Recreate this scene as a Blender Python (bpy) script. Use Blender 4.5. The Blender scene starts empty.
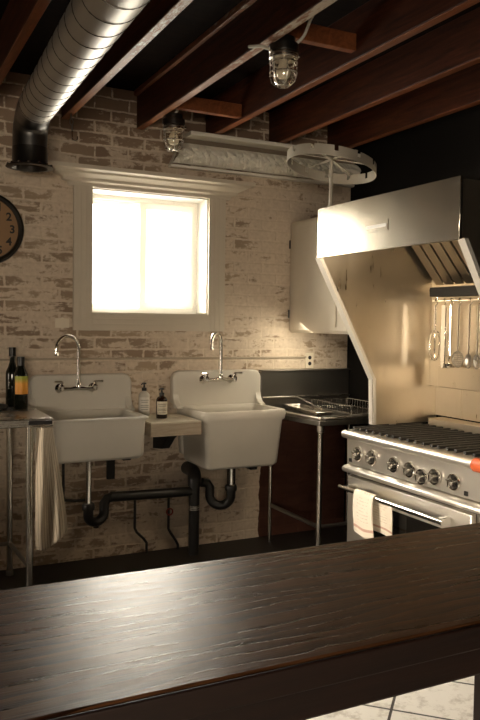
import bpy, bmesh, math, random
from mathutils import Vector, Matrix
random.seed(7)
S = bpy.context.scene
C = S.collection
R = math.radians
PI = math.pi

# ---------------------------------------------------------------- camera
cd = bpy.data.cameras.new('camera'); cam = bpy.data.objects.new('camera', cd); C.objects.link(cam)
cd.sensor_fit = 'HORIZONTAL'; cd.sensor_width = 36; cd.lens = 753.36 / 480 * 36
cd.clip_start = 0.05
yaw, pitch, roll = R(26.66), R(-2.825), R(0.81)
F = Vector((math.sin(yaw)*math.cos(pitch), math.cos(yaw)*math.cos(pitch), math.sin(pitch)))
r0 = Vector((math.cos(yaw), -math.sin(yaw), 0)); u0 = r0.cross(F)
rr = r0*math.cos(roll) + u0*math.sin(roll); uu = -r0*math.sin(roll) + u0*math.cos(roll)
cam.matrix_world = Matrix(((rr.x, uu.x, -F.x, 0), (rr.y, uu.y, -F.y, 0), (rr.z, uu.z, -F.z, 1.55), (0, 0, 0, 1)))
S.camera = cam

# ---------------------------------------------------------------- light and exposure
S.view_settings.view_transform = 'Standard'; S.view_settings.look = 'None'
S.view_settings.gamma = 1; S.view_settings.use_curve_mapping = False
S.view_settings.exposure = 0.05
W = bpy.data.worlds.new('sky'); S.world = W; W.use_nodes = True
W.node_tree.nodes['Background'].inputs[0].default_value = (1.0, 0.93, 0.80, 1)
W.node_tree.nodes['Background'].inputs[1].default_value = 9.0

def area(name, loc, direction, sx, sy, power, col=(1, .9, .75), portal=False, spread=180):
    l = bpy.data.lights.new(name, 'AREA'); l.shape = 'RECTANGLE'; l.size = sx; l.size_y = sy
    l.energy = power; l.color = col; l.spread = R(spread)
    if portal: l.cycles.is_portal = True
    o = bpy.data.objects.new(name, l); C.objects.link(o); o.location = loc
    o.rotation_euler = Vector(direction).to_track_quat('-Z', 'Y').to_euler()
    return o
area('window_portal', (1.72, 5.02, 2.0), (0, -1, 0), .8, .78, 1, portal=True)
area('rear_opening_portal', (-1.3, -2.98, 1.55), (0, 1, 0), 1.7, .9, 1, portal=True)  # portal for the opening added behind the camera to give fill
area('daylight_through_window', (1.72, 5.5, 2.3), (.12, -1, -.35), 1.1, .9, 98, (1, .92, .80))
area('high_sky_light', (1.75, 6.6, 3.55), (.02, -1, -.83), 1.6, .7, 360, (1, .94, .88))
area('rear_fill', (-1.3, -2.9, 1.50), (.45, 1, .05), 1.6, .75, 72, (1, .81, .60))  # added fill light from behind the camera
area('side_fill', (-2.9, 3.3, 1.35), (1, -.10, -.12), 1.2, .9, 24, (1, .84, .66), spread=45)  # added fill light; the left wall has no window
area('wall_glow_fill', (2.82, 4.45, 1.478), (-.5, .45, -1), .2, .3, 3.0, (1, .88, .66))  # added light for the glow on the brick; no fixture there
area('hood_lamp_light', (2.62, 3.2, 2.19), (.02, .1, -1), .25, .7, 11, (1, .80, .56))

# ---------------------------------------------------------------- materials
def mat(name, col, rough=.5, metal=0., **kw):
    m = bpy.data.materials.new(name); m.use_nodes = True
    b = m.node_tree.nodes['Principled BSDF']
    b.inputs['Base Color'].default_value = (*col, 1); b.inputs['Roughness'].default_value = rough
    b.inputs['Metallic'].default_value = metal
    for k, v in kw.items(): b.inputs[k.replace('_', ' ')].default_value = v
    return m
def N(m, typ, **kw):
    n = m.node_tree.nodes.new(typ)
    for k, v in kw.items(): setattr(n, k, v)
    return n
def L(m, a, b): m.node_tree.links.new(a, b)
def P(m): return m.node_tree.nodes['Principled BSDF']
def ramp(m, fac, stops):
    n = N(m, 'ShaderNodeValToRGB'); e = n.color_ramp.elements
    while len(e) < len(stops): e.new(.5)
    for i, (p, c) in enumerate(stops): e[i].position = p; e[i].color = (*c, 1) if len(c) == 3 else c
    L(m, fac, n.inputs[0]); return n.outputs[0]
def mix(m, fac, a, b, blend='MIX'):
    n = N(m, 'ShaderNodeMix', data_type='RGBA', blend_type=blend)
    for s, v in ((n.inputs[0], fac), (n.inputs[6], a), (n.inputs[7], b)):
        if hasattr(v, 'links'): L(m, v, s)
        else: s.default_value = v if isinstance(v, (int, float)) else (*v, 1)
    return n.outputs[2]
def math_(m, op, a, b=0., c=None):
    n = N(m, 'ShaderNodeMath', operation=op)
    for i, v in enumerate((a, b) if c is None else (a, b, c)):
        if hasattr(v, 'links'): L(m, v, n.inputs[i])
        else: n.inputs[i].default_value = v
    return n.outputs[0]
def coord(m, scale=(1, 1, 1), rot=(0, 0, 0)):
    t = N(m, 'ShaderNodeTexCoord'); mp = N(m, 'ShaderNodeMapping')
    mp.inputs['Scale'].default_value = scale; mp.inputs['Rotation'].default_value = rot
    L(m, t.outputs['Object'], mp.inputs[0]); return mp.outputs[0]
def noise(m, vec, sc, det=4, rough=.55, dist=0.):
    n = N(m, 'ShaderNodeTexNoise'); n.inputs['Scale'].default_value = sc; n.inputs['Detail'].default_value = det
    n.inputs['Roughness'].default_value = rough; n.inputs['Distortion'].default_value = dist
    L(m, vec, n.inputs[0]); return n.outputs[0]
def bump(m, h, strength=.3, dist=.01, prev=None):
    n = N(m, 'ShaderNodeBump'); n.inputs['Strength'].default_value = strength; n.inputs['Distance'].default_value = dist
    L(m, h, n.inputs['Height'])
    L(m, n.outputs[0], P(m).inputs['Normal']); return n

M = {}
def brick_mat():
    m = mat('painted_brick', (.5, .4, .3), .85)
    t = N(m, 'ShaderNodeTexCoord'); sp = N(m, 'ShaderNodeSeparateXYZ'); L(m, t.outputs['Object'], sp.inputs[0])
    X, Y, Z = sp.outputs[0], sp.outputs[1], sp.outputs[2]
    cb = N(m, 'ShaderNodeCombineXYZ'); L(m, math_(m, 'ADD', X, Y), cb.inputs[0]); L(m, Z, cb.inputs[1])
    # wobble so the courses are hand laid
    wn = N(m, 'ShaderNodeTexNoise'); wn.inputs['Scale'].default_value = 6; L(m, t.outputs['Object'], wn.inputs[0])
    va = N(m, 'ShaderNodeVectorMath', operation='MULTIPLY_ADD'); va.inputs[1].default_value = (.030, .020, 0)
    L(m, wn.outputs['Color'], va.inputs[0]); L(m, cb.outputs[0], va.inputs[2])
    bk = N(m, 'ShaderNodeTexBrick'); L(m, va.outputs[0], bk.inputs[0])
    bk.inputs['Scale'].default_value = 1; bk.inputs['Brick Width'].default_value = .222
    bk.inputs['Row Height'].default_value = .0765; bk.inputs['Mortar Size'].default_value = .011
    bk.inputs['Mortar Smooth'].default_value = .9; bk.inputs['Bias'].default_value = 0
    bk.inputs['Color1'].default_value = (.25, .175, .12, 1); bk.inputs['Color2'].default_value = (.40, .30, .205, 1)
    bk.inputs['Mortar'].default_value = (.46, .375, .275, 1)
    # brick showing through: redder near the ceiling
    n1 = noise(m, t.outputs['Object'], 2.2, 5, .6)
    st = N(m, 'ShaderNodeMapping'); st.inputs['Scale'].default_value = (4, 4, 11); L(m, t.outputs['Object'], st.inputs[0])
    n2 = noise(m, st.outputs[0], 1.5, 7, .62, .5)
    n3 = noise(m, t.outputs['Object'], 40, 5, .7)
    top = N(m, 'ShaderNodeMapRange'); L(m, Z, top.inputs[0])
    for i, v in ((1, 2.45), (2, 2.9), (3, 0), (4, .24)): top.inputs[i].default_value = v
    rt_ = N(m, 'ShaderNodeMapRange'); L(m, X, rt_.inputs[0])
    for i, v in ((1, .8), (2, 2.8), (3, -.06), (4, .05)): rt_.inputs[i].default_value = v
    cov = math_(m, 'ADD', math_(m, 'ADD', math_(m, 'MULTIPLY', n1, .6), math_(m, 'MULTIPLY', n2, 1.1)), math_(m, 'MULTIPLY', n3, .34))
    cov = math_(m, 'ADD', math_(m, 'SUBTRACT', cov, top.outputs[0]), rt_.outputs[0])
    cov = math_(m, 'ADD', cov, math_(m, 'MULTIPLY', bk.outputs['Fac'], .26))
    mask = ramp(m, cov, [(.90, (0, 0, 0)), (1.14, (1, 1, 1))])
    paint = ramp(m, n3, [(.3, (.60, .49, .37)), (.7, (.76, .645, .51))])
    red = mix(m, math_(m, 'MULTIPLY', top.outputs[0], 2.6), bk.outputs['Color'], mix(m, .75, bk.outputs['Color'], (.12, .045, .025)))
    col = mix(m, math_(m, 'MULTIPLY', mask, .85), red, paint)
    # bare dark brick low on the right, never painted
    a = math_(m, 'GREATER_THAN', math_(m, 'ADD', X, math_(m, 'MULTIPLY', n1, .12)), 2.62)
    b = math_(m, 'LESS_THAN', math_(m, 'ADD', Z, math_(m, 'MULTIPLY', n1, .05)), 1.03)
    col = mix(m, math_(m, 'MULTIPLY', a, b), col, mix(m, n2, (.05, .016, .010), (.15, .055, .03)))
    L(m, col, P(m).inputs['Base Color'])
    h = math_(m, 'ADD', math_(m, 'MULTIPLY', bk.outputs['Fac'], -1.0), math_(m, 'MULTIPLY', n2, .9))
    h = math_(m, 'ADD', h, math_(m, 'MULTIPLY', n3, .25))
    bump(m, h, .40, .008)
    return m
M['brick'] = brick_mat()

def steel(name, col=(.60, .56, .50), rough=.28, sc=(2, 2, 60), amp=.12, metal=1., bmp=.05):
    m = mat(name, col, rough, metal)
    v = coord(m, sc); n = noise(m, v, 3, 5, .6)
    v2 = coord(m, (1, 1, 1)); n2 = noise(m, v2, 4, 4, .6)
    rg = math_(m, 'ADD', math_(m, 'MULTIPLY', n, amp), math_(m, 'MULTIPLY', n2, amp))
    L(m, math_(m, 'ADD', rg, rough - amp), P(m).inputs['Roughness'])
    L(m, mix(m, n2, tuple(c*.86 for c in col), tuple(min(1, c*1.08) for c in col)), P(m).inputs['Base Color'])
    bump(m, n, bmp, .002)
    return m
M['steel'] = steel('brushed_steel')
M['steel_plain'] = mat('polished_steel', (.62, .58, .51), .24, 1)
M['hood'] = steel('hood_steel', (.60, .56, .48), .19, (1, 1, 40), .05)
M['range'] = steel('range_steel', (.82, .78, .70), .36, (1, 3, 60), .08, .95)
M['hood_in'] = steel('hood_lining_steel', (.64, .565, .45), .34, (20, 20, .8), .26, 1., .0)
M['steel_dark'] = steel('dull_steel', (.30, .28, .25), .38)
M['galv'] = steel('galvanised_duct', (.46, .44, .40), .50, (3, 3, 3), .05)
M['duct_dark'] = steel('sheet_metal_dark_reflection', (.13, .125, .12), .38, (5, 5, 5), .15)  # elbow's dark reflection put into the metal colour
M['ringpaint'] = mat('ring_sheet_metal', (.42, .38, .31), .4, .3)
M['chrome'] = mat('chrome', (.82, .80, .76), .10, 1)
M['darkmetal'] = mat('dark_metal', (.06, .055, .05), .35, .9)
M['black'] = mat('black_plastic', (.012, .011, .010), .35)
M['black_matte'] = mat('black_matte', (.010, .009, .008), .8)
M['iron'] = mat('cast_iron', (.018, .016, .014), .55)
M['burner'] = mat('worn_burner', (.50, .36, .22), .35, .8)

def porcelain():
    m = mat('porcelain', (.62, .58, .50), .28)
    n = noise(m, coord(m), 5, 4, .6)
    L(m, mix(m, n, (.64, .60, .52), (.72, .68, .60)), P(m).inputs['Base Color']); return m
M['porcelain'] = porcelain()
def paint(name, c, rough=.5, var=.12, sc=9):
    m = mat(name, c, rough); n = noise(m, coord(m), sc, 6, .6)
    L(m, mix(m, n, tuple(x*(1-var) for x in c), tuple(min(1, x*(1+var)) for x in c)), P(m).inputs['Base Color'])
    bump(m, n, .08, .003); return m
M['trim'] = paint('trim_paint', (.62, .55, .44), .45, .05)
M['vinyl'] = mat('window_vinyl', (.93, .90, .82), .4)
M['cab'] = steel('cabinet_steel', (.66, .61, .52), .42, (2, 2, 2), .06, .55)
M['wallblack'] = paint('black_wall_paint', (.007, .006, .005), .8)
for k_ in ('wallblack',): P(M[k_]).inputs['Specular IOR Level'].default_value = .1
M['plainwall'] = paint('plain_wall_paint', (.30, .24, .17), .8)
M['crown'] = paint('plaster_paint', (.84, .80, .70), .32, .08)

def wood(name, a, b, rough, axis='y', sc=1., bumpy=.25, wear=None):
    m = mat(name, a, rough)
    s = {'x': (1.2, 14, 14), 'y': (14, 1.2, 14), 'z': (14, 14, 1.2)}[axis]
    v = coord(m, tuple(q*sc for q in s))
    n = noise(m, v, 1.6, 8, .65, 1.4)
    n2 = noise(m, coord(m, tuple(q*sc*4 for q in s)), 2.2, 6, .7, .3)
    f = math_(m, 'ADD', math_(m, 'MULTIPLY', n, .75), math_(m, 'MULTIPLY', n2, .3))
    col = ramp(m, f, [(.32, a), (.72, b)])
    if wear: col = mix(m, ramp(m, noise(m, coord(m, (3, 3, 3)), 3, 8, .7), [(.56, (0, 0, 0)), (.66, (1, 1, 1))]), col, wear)
    L(m, col, P(m).inputs['Base Color'])
    bump(m, f, bumpy, .004)
    return m
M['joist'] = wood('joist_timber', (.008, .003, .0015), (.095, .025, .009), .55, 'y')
M['joist_edge'] = wood('joist_lower_edge', (.09, .026, .009), (.28, .09, .032), .5, 'y')  # lighter copy of joist timber; light on the undersides put into colour
def scuffed():
    m = mat('scuffed_joist_edge', (.3, .1, .04), .55)
    n = noise(m, coord(m, (14, 1.2, 14)), 1.6, 8, .65, 1.4)
    w = noise(m, coord(m, (20, 6, 20)), 2, 8, .75)
    sp = N(m, 'ShaderNodeSeparateXYZ'); L(m, coord(m), sp.inputs[0])
    f = math_(m, 'ADD', w, math_(m, 'MULTIPLY', sp.outputs[1], -.16))   # origin at y = 2
    base = ramp(m, n, [(.32, (.14, .045, .016)), (.72, (.36, .14, .055))])
    L(m, mix(m, ramp(m, f, [(.30, (0, 0, 0)), (.42, (1, 1, 1))]), base, (.50, .42, .32)), P(m).inputs['Base Color'])
    bump(m, n, .25, .004); return m
M['joist_pale'] = scuffed()
for k_ in ('joist', 'joist_edge'): P(M[k_]).inputs['Specular IOR Level'].default_value = .25
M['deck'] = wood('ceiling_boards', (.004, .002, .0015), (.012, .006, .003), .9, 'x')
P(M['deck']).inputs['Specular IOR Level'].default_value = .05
def bar_mat():
    m = mat('dark_stained_bar', (.04, .02, .01), .3)
    n = noise(m, coord(m, (1.3, 15, 15)), 1.8, 6, .6, 1.2)
    n2 = noise(m, coord(m, (5, 150, 150)), 1.8, 5, .65, .3)
    n3 = noise(m, coord(m, (1, 2, 1)), 5, 6, .7)
    wv = N(m, 'ShaderNodeTexWave', wave_type='BANDS', bands_direction='Y', wave_profile='SAW'); L(m, coord(m, (.22, 1, 1)), wv.inputs[0])
    for k_, v_ in (('Scale', 10), ('Distortion', 11), ('Detail', 3), ('Detail Scale', 1.0), ('Detail Roughness', .55)): wv.inputs[k_].default_value = v_
    g_ = wv.outputs['Fac']
    f = math_(m, 'ADD', math_(m, 'MULTIPLY', n, .35), math_(m, 'MULTIPLY', n2, .40))
    f = math_(m, 'ADD', f, math_(m, 'MULTIPLY', g_, .22))
    L(m, ramp(m, f, [(.34, (.022, .008, .0035)), (.66, (.20, .082, .032))]), P(m).inputs['Base Color'])
    L(m, math_(m, 'ADD', math_(m, 'MULTIPLY', n3, .16), math_(m, 'MULTIPLY_ADD', g_, .06, .19)), P(m).inputs['Roughness'])
    P(m).inputs['Specular Tint'].default_value = (1, .88, .70, 1)
    P(m).inputs['Specular IOR Level'].default_value = .30
    hh = math_(m, 'ADD', math_(m, 'MULTIPLY', n, .06), math_(m, 'ADD', math_(m, 'MULTIPLY', n2, .62), math_(m, 'MULTIPLY', g_, .09)))
    bump(m, hh, .36, .003)
    return m
M['bar'] = bar_mat()
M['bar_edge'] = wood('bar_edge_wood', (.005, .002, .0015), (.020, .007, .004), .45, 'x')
M['oldboard'] = wood('weathered_board', (.30, .24, .17), (.55, .47, .36), .7, 'x')
M['boardtop'] = paint('board_top_paint', (.62, .56, .45), .5, .1)

def tile_mat():
    m = mat('floor_tile', (.6, .55, .48), .35)
    v = coord(m, (1, 1, 1), (0, 0, R(45)))
    bk = N(m, 'ShaderNodeTexBrick', offset=0., squash=1.); L(m, v, bk.inputs[0])
    bk.inputs['Scale'].default_value = 1; bk.inputs['Brick Width'].default_value = .335; bk.inputs['Row Height'].default_value = .335
    bk.inputs['Mortar Size'].default_value = .006; bk.inputs['Mortar Smooth'].default_value = .1
    n = noise(m, coord(m), 12, 8, .7)
    sp = ramp(m, n, [(.38, (.55, .51, .44)), (.5, (.80, .77, .70))])
    L(m, mix(m, bk.outputs['Fac'], sp, (.03, .025, .02)), P(m).inputs['Base Color'])
    bump(m, math_(m, 'MULTIPLY', bk.outputs['Fac'], -1), .5, .003)
    return m
M['tile'] = tile_mat()
M['dkfloor'] = paint('dark_floor', (.022, .018, .014), .6, .3)

def glass(name, tint=(1, 1, 1), gloss=.12):
    m = mat(name, tint, .05); nt = m.node_tree; nt.nodes.remove(P(m))
    tr = N(m, 'ShaderNodeBsdfTransparent'); tr.inputs[0].default_value = (*tint, 1)
    gl = N(m, 'ShaderNodeBsdfGlossy'); gl.inputs['Roughness'].default_value = .05; gl.inputs[0].default_value = (1, 1, 1, 1)
    fr = N(m, 'ShaderNodeLayerWeight'); fr.inputs[0].default_value = .35
    mx = N(m, 'ShaderNodeMixShader'); L(m, math_(m, 'MULTIPLY_ADD', fr.outputs['Facing'], .45, gloss*.3), mx.inputs[0])
    L(m, tr.outputs[0], mx.inputs[1]); L(m, gl.outputs[0], mx.inputs[2])
    L(m, mx.outputs[0], nt.nodes['Material Output'].inputs[0]); return m
def translucent(m, fac):
    nt = m.node_tree; t = N(m, 'ShaderNodeBsdfTranslucent'); t.inputs[0].default_value = (.95, .92, .85, 1); mx = N(m, 'ShaderNodeMixShader')
    mx.inputs[0].default_value = fac; L(m, P(m).outputs[0], mx.inputs[1]); L(m, t.outputs[0], mx.inputs[2]); L(m, mx.outputs[0], nt.nodes['Material Output'].inputs[0])
translucent(M['vinyl'], .22)
M['flange'] = steel('folded_steel_edge', (.86, .82, .74), .5, (2, 2, 40), .05, .5)
M['pane'] = glass('window_glass', (.98, .98, .97), .05)
M['lampglass'] = glass('lamp_glass', (.93, .90, .84), .6)
M['bulb'] = mat('frosted_bulb', (.85, .78, .64), .3)
M['amber'] = mat('amber_bottle_glass', (.018, .007, .003), .08)
M['wine'] = mat('dark_bottle_glass', (.006, .007, .004), .10)
M['whitebottle'] = mat('white_bottle', (.62, .58, .50), .35)
M['label'] = paint('paper_label', (.62, .56, .44), .6, .05)
M['labelwhite'] = mat('white_label', (.82, .78, .70), .5)
M['ink'] = mat('dark_ink', (.02, .018, .015), .7)
def orange_label():
    m = mat('orange_label', (.8, .3, .03), .45)
    t = N(m, 'ShaderNodeTexCoord'); sp = N(m, 'ShaderNodeSeparateXYZ'); L(m, t.outputs['Generated'], sp.inputs[0])
    n = noise(m, t.outputs['Generated'], 6)
    f = math_(m, 'ADD', sp.outputs[2], math_(m, 'MULTIPLY', n, .15))
    L(m, ramp(m, f, [(.1, (.75, .30, .03)), (.65, (.80, .36, .05)), (.95, (.36, .40, .05))]), P(m).inputs['Base Color'])
    return m
M['orange_label'] = orange_label()
M['orange'] = mat('orange_silicone', (.55, .10, .025), .5)
M['red'] = mat('red_handle', (.30, .02, .01), .5)
M['clockface'] = paint('aged_clock_face', (.30, .17, .075), .5, .2, 7)
M['clockrim'] = mat('clock_rim', (.020, .016, .012), .35, .3)
M['outlet'] = mat('outlet_plate', (.78, .70, .56), .4)
def cloth(name, base, stripe, ax, freq, width):
    m = mat(name, base, .9)
    t = N(m, 'ShaderNodeTexCoord'); mp = N(m, 'ShaderNodeUVMap')
    sp = N(m, 'ShaderNodeSeparateXYZ'); L(m, mp.outputs[0], sp.inputs[0])
    fr = math_(m, 'FRACT', math_(m, 'MULTIPLY', sp.outputs[ax], freq))
    L(m, mix(m, math_(m, 'LESS_THAN', fr, width), base, stripe), P(m).inputs['Base Color'])
    bump(m, noise(m, t.outputs['Object'], 160, 2), .3, .002)
    return m
M['striped'] = cloth('striped_linen', (.52, .45, .345), (.24, .20, .15), 0, 11, .20)
def print_cloth():
    m = mat('printed_cotton', (.75, .70, .60), .9)
    uv = N(m, 'ShaderNodeUVMap'); sp = N(m, 'ShaderNodeSeparateXYZ'); L(m, uv.outputs[0], sp.inputs[0])
    u, v = sp.outputs[0], sp.outputs[1]
    band = math_(m, 'MULTIPLY', math_(m, 'GREATER_THAN', v, .80), math_(m, 'LESS_THAN', v, .86))
    mp = N(m, 'ShaderNodeMapping'); mp.inputs['Scale'].default_value = (7, 16, 1); L(m, uv.outputs[0], mp.inputs[0])
    n = noise(m, mp.outputs[0], 1.5, 3)
    ln = math_(m, 'MULTIPLY', math_(m, 'LESS_THAN', math_(m, 'FRACT', math_(m, 'MULTIPLY', v, 14)), .28), math_(m, 'GREATER_THAN', n, .5))
    ln = math_(m, 'MULTIPLY', ln, math_(m, 'MULTIPLY', math_(m, 'GREATER_THAN', u, .18), math_(m, 'LESS_THAN', u, .8)))
    ln = math_(m, 'MULTIPLY', ln, math_(m, 'LESS_THAN', v, .72))
    c = mix(m, math_(m, 'MULTIPLY', ln, .5), (.76, .70, .58), (.42, .30, .22))
    L(m, mix(m, math_(m, 'MULTIPLY', band, .7), c, (.45, .20, .14)), P(m).inputs['Base Color'])
    return m
M['printed'] = print_cloth()

# ---------------------------------------------------------------- mesh builder
def woff(o):
    v = Vector((0, 0, 0))
    while o is not None: v = v + o.location; o = o.parent
    return v
class MB:
    def __init__(s): s.v = []; s.f = []; s.uv = None
    def add(s, vs, fs):
        k = len(s.v); s.v += [tuple(q) for q in vs]; s.f += [tuple(i+k for i in f) for f in fs]; return s
    def box(s, x0, x1, y0, y1, z0, z1, m=None):
        vs = [Vector((x, y, z)) for x in (x0, x1) for y in (y0, y1) for z in (z0, z1)]
        if m is not None: vs = [m @ q for q in vs]
        return s.add(vs, [(0, 1, 3, 2), (4, 6, 7, 5), (0, 4, 5, 1), (2, 3, 7, 6), (0, 2, 6, 4), (1, 5, 7, 3)])
    def prism(s, poly, ax, a, b):
        def mk(p, q, h): return {'x': (h, p, q), 'y': (p, h, q), 'z': (p, q, h)}[ax]
        n = len(poly); vs = [mk(p, q, a) for p, q in poly] + [mk(p, q, b) for p, q in poly]
        fs = [tuple(range(n))[::-1], tuple(range(n, 2*n))] + [(i, (i+1) % n, n+(i+1) % n, n+i) for i in range(n)]
        return s.add(vs, fs)
    def tube(s, path, r, seg=12, caps=True, closed=False):
        path = [Vector(p) for p in path]; n = len(path); rs = r if isinstance(r, (list, tuple)) else [r]*n
        vs = []; prev = None
        for i, p in enumerate(path):
            if closed: t = path[(i+1) % n] - path[i-1]
            else: t = path[min(i+1, n-1)] - path[max(i-1, 0)]
            t.normalize()
            if prev is None:
                a = Vector((0, 0, 1)) if abs(t.z) < .9 else Vector((1, 0, 0)); u = t.cross(a).normalized()
            else: u = (prev - t*prev.dot(t)).normalized()
            prev = u; w = t.cross(u)
            for k in range(seg):
                a = 2*PI*k/seg; vs.append(p + (u*math.cos(a) + w*math.sin(a))*rs[i])
        fs = []
        for i in range(n if closed else n-1):
            j = (i+1) % n
            for k in range(seg): fs.append((i*seg+k, i*seg+(k+1) % seg, j*seg+(k+1) % seg, j*seg+k))
        if caps and not closed: fs += [tuple(range(seg))[::-1], tuple(range((n-1)*seg, n*seg))]
        return s.add(vs, fs)
    def lathe(s, prof, c=(0, 0, 0), axis='z', seg=24, caps=True):
        vs = []; c = Vector(c)
        for r, h in prof:
            for k in range(seg):
                a = 2*PI*k/seg; p, q = r*math.cos(a), r*math.sin(a)
                vs.append(c + Vector({'z': (p, q, h), 'y': (p, h, q), 'x': (h, p, q)}[axis]))
        fs = []
        for i in range(len(prof)-1):
            for k in range(seg): fs.append((i*seg+k, i*seg+(k+1) % seg, (i+1)*seg+(k+1) % seg, (i+1)*seg+k))
        if caps and prof[0][0] > 1e-6: fs.append(tuple(range(seg))[::-1])
        if caps and prof[-1][0] > 1e-6: fs.append(tuple(range((len(prof)-1)*seg, len(prof)*seg)))
        return s.add(vs, fs)
    def build(s, name, m, parent=None, bevel=0, smooth=35, solid=0, segs=2, keep=False):
        me = bpy.data.meshes.new(name)
        if parent is not None: off = woff(parent)
        elif keep: off = Vector((0, 0, 0))
        else:
            xs, ys, zs = zip(*s.v); off = Vector(((min(xs)+max(xs))/2, (min(ys)+max(ys))/2, min(zs)))
        me.from_pydata([tuple(Vector(q)-off) for q in s.v], [], s.f)
        bm = bmesh.new(); bm.from_mesh(me); bmesh.ops.remove_doubles(bm, verts=bm.verts, dist=1e-6)
        bmesh.ops.recalc_face_normals(bm, faces=bm.faces); bm.to_mesh(me); bm.free()
        if s.uv and len(me.vertices) == len(s.uv):
            ul = me.uv_layers.new(name='UVMap')
            for lp in me.loops: ul.data[lp.index].uv = s.uv[lp.vertex_index]
        me.materials.append(m)
        o = bpy.data.objects.new(name, me); C.objects.link(o)
        if parent is not None: o.parent = parent
        else: o.location = off
        if smooth:
            me.polygons.foreach_set('use_smooth', [True]*len(me.polygons)); me.set_sharp_from_angle(angle=R(smooth))
        if solid:
            md = o.modifiers.new('solid', 'SOLIDIFY'); md.thickness = solid; md.offset = 0
        if bevel:
            md = o.modifiers.new('bevel', 'BEVEL'); md.width = bevel; md.segments = segs; md.limit_method = 'ANGLE'; md.angle_limit = R(40)
            md.harden_normals = False
        return o
def tag(o, label, cat, group=None):
    o['label'] = label; o['category'] = cat
    if group: o['group'] = group
    return o
def thing(name, label, cat, loc, group=None):
    o = bpy.data.objects.new(name, None); C.objects.link(o); o.location = loc; o.empty_display_size = .1
    return tag(o, label, cat, group)
def struct(o): o['kind'] = 'structure'; return o
def copy_tree(o, parent=None):
    c = o.copy(); C.objects.link(c); c.parent = parent
    for ch in list(o.children): copy_tree(ch, c)
    return c
def arc(c, r, a0, a1, n, plane='xz'):
    out = []
    for i in range(n+1):
        a = a0 + (a1-a0)*i/n; p, q = r*math.cos(a), r*math.sin(a)
        d = {'xz': (p, 0, q), 'yz': (0, p, q), 'xy': (p, q, 0)}[plane]
        out.append(Vector(c) + Vector(d))
    return out
def smoothpath(pts, n=6):
    pts = [Vector(p) for p in pts]; out = []
    for i in range(len(pts)-1):
        p0, p1, p2, p3 = pts[max(i-1, 0)], pts[i], pts[i+1], pts[min(i+2, len(pts)-1)]
        for k in range(n):
            t = k/n
            out.append(.5*((2*p1) + (-p0+p2)*t + (2*p0-5*p1+4*p2-p3)*t*t + (-p0+3*p1-3*p2+p3)*t**3))
    out.append(pts[-1]); return out

D = 4.756; RX = 3.30
# ================================================================ SETTING
WX0, WX1, WZ0, WZ1 = 1.315, 2.128, 1.605, 2.395
b = MB(); b.box(-3, WX0, D, 5.03, 0, 3.1); b.box(WX1, RX+.2, D, 5.03, 0, 3.1)
b.box(WX0, WX1, D, 5.03, 0, WZ0); b.box(WX0, WX1, D, 5.03, WZ1, 3.1)
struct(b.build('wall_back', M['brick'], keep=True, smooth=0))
struct(MB().box(RX, RX+.2, -3, D, 0, 3.1).build('wall_right', M['wallblack'], keep=True, smooth=0))
struct(MB().box(-3.2, -3, -3, D+.27, 0, 3.1).build('wall_left', M['plainwall'], keep=True, smooth=0))
b = MB(); b.box(-3, -2.15, -3.2, -3, 0, 3.1); b.box(-.45, RX+.2, -3.2, -3, 0, 3.1); b.box(-2.15, -.45, -3.2, -3, 0, 1.1); b.box(-2.15, -.45, -3.2, -3, 2.0, 3.1)  # opening added in the unseen wall to let the rear fill in
struct(b.build('wall_rear', M['plainwall'], keep=True, smooth=0))
struct(MB().box(-3, RX, -3, 3.0, -.1, 0).build('floor', M['tile'], keep=True, smooth=0))
struct(MB().box(-3, RX, 3.0, D, -.1, 0).build('floor', M['dkfloor'], keep=True, smooth=0))  # floor coloured darker from here to the back wall
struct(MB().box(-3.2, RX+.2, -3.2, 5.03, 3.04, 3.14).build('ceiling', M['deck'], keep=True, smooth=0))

# window: vinyl slider with reveal
root = bpy.data.objects.new('window_1', None); C.objects.link(root); root.location = (1.72, 4.96, WZ0); struct(root)
rev = MB(); t = .008
rev.box(WX0, WX0+t, D+.001, 4.93, WZ0, WZ1); rev.box(WX1-t, WX1, D+.001, 4.93, WZ0, WZ1)
rev.box(WX0, WX1, D+.001, 4.93, WZ0, WZ0+t); rev.box(WX0, WX1, D+.001, 4.93, WZ1-t, WZ1)
rev.build('reveal_lining', M['vinyl'], root)
def frame(x0, x1, z0, z1, w, y0, y1):
    f = MB(); f.box(x0, x0+w, y0, y1, z0, z1); f.box(x1-w, x1, y0, y1, z0, z1)
    f.box(x0+w, x1-w, y0, y1, z0, z0+w); f.box(x0+w, x1-w, y0, y1, z1-w, z1); return f
frame(WX0, WX1, WZ0, WZ1, .035, 4.93, 5.02).build('window_frame', M['vinyl'], root, .003)
s = frame(1.70, WX1-.035, WZ0+.035, WZ1-.035, .045, 4.935, 4.965).build('sash', M['vinyl'], root, .003)
MB().box(1.745, WX1-.08, 4.948, 4.952, WZ0+.08, WZ1-.08).build('pane', M['pane'], s)
s = frame(WX0+.035, 1.74, WZ0+.035, WZ1-.035, .03, 4.975, 5.005).build('sash', M['vinyl'], root, .003)
MB().box(WX0+.065, 1.71, 4.988, 4.992, WZ0+.065, WZ1-.065).build('pane', M['pane'], s)

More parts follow.
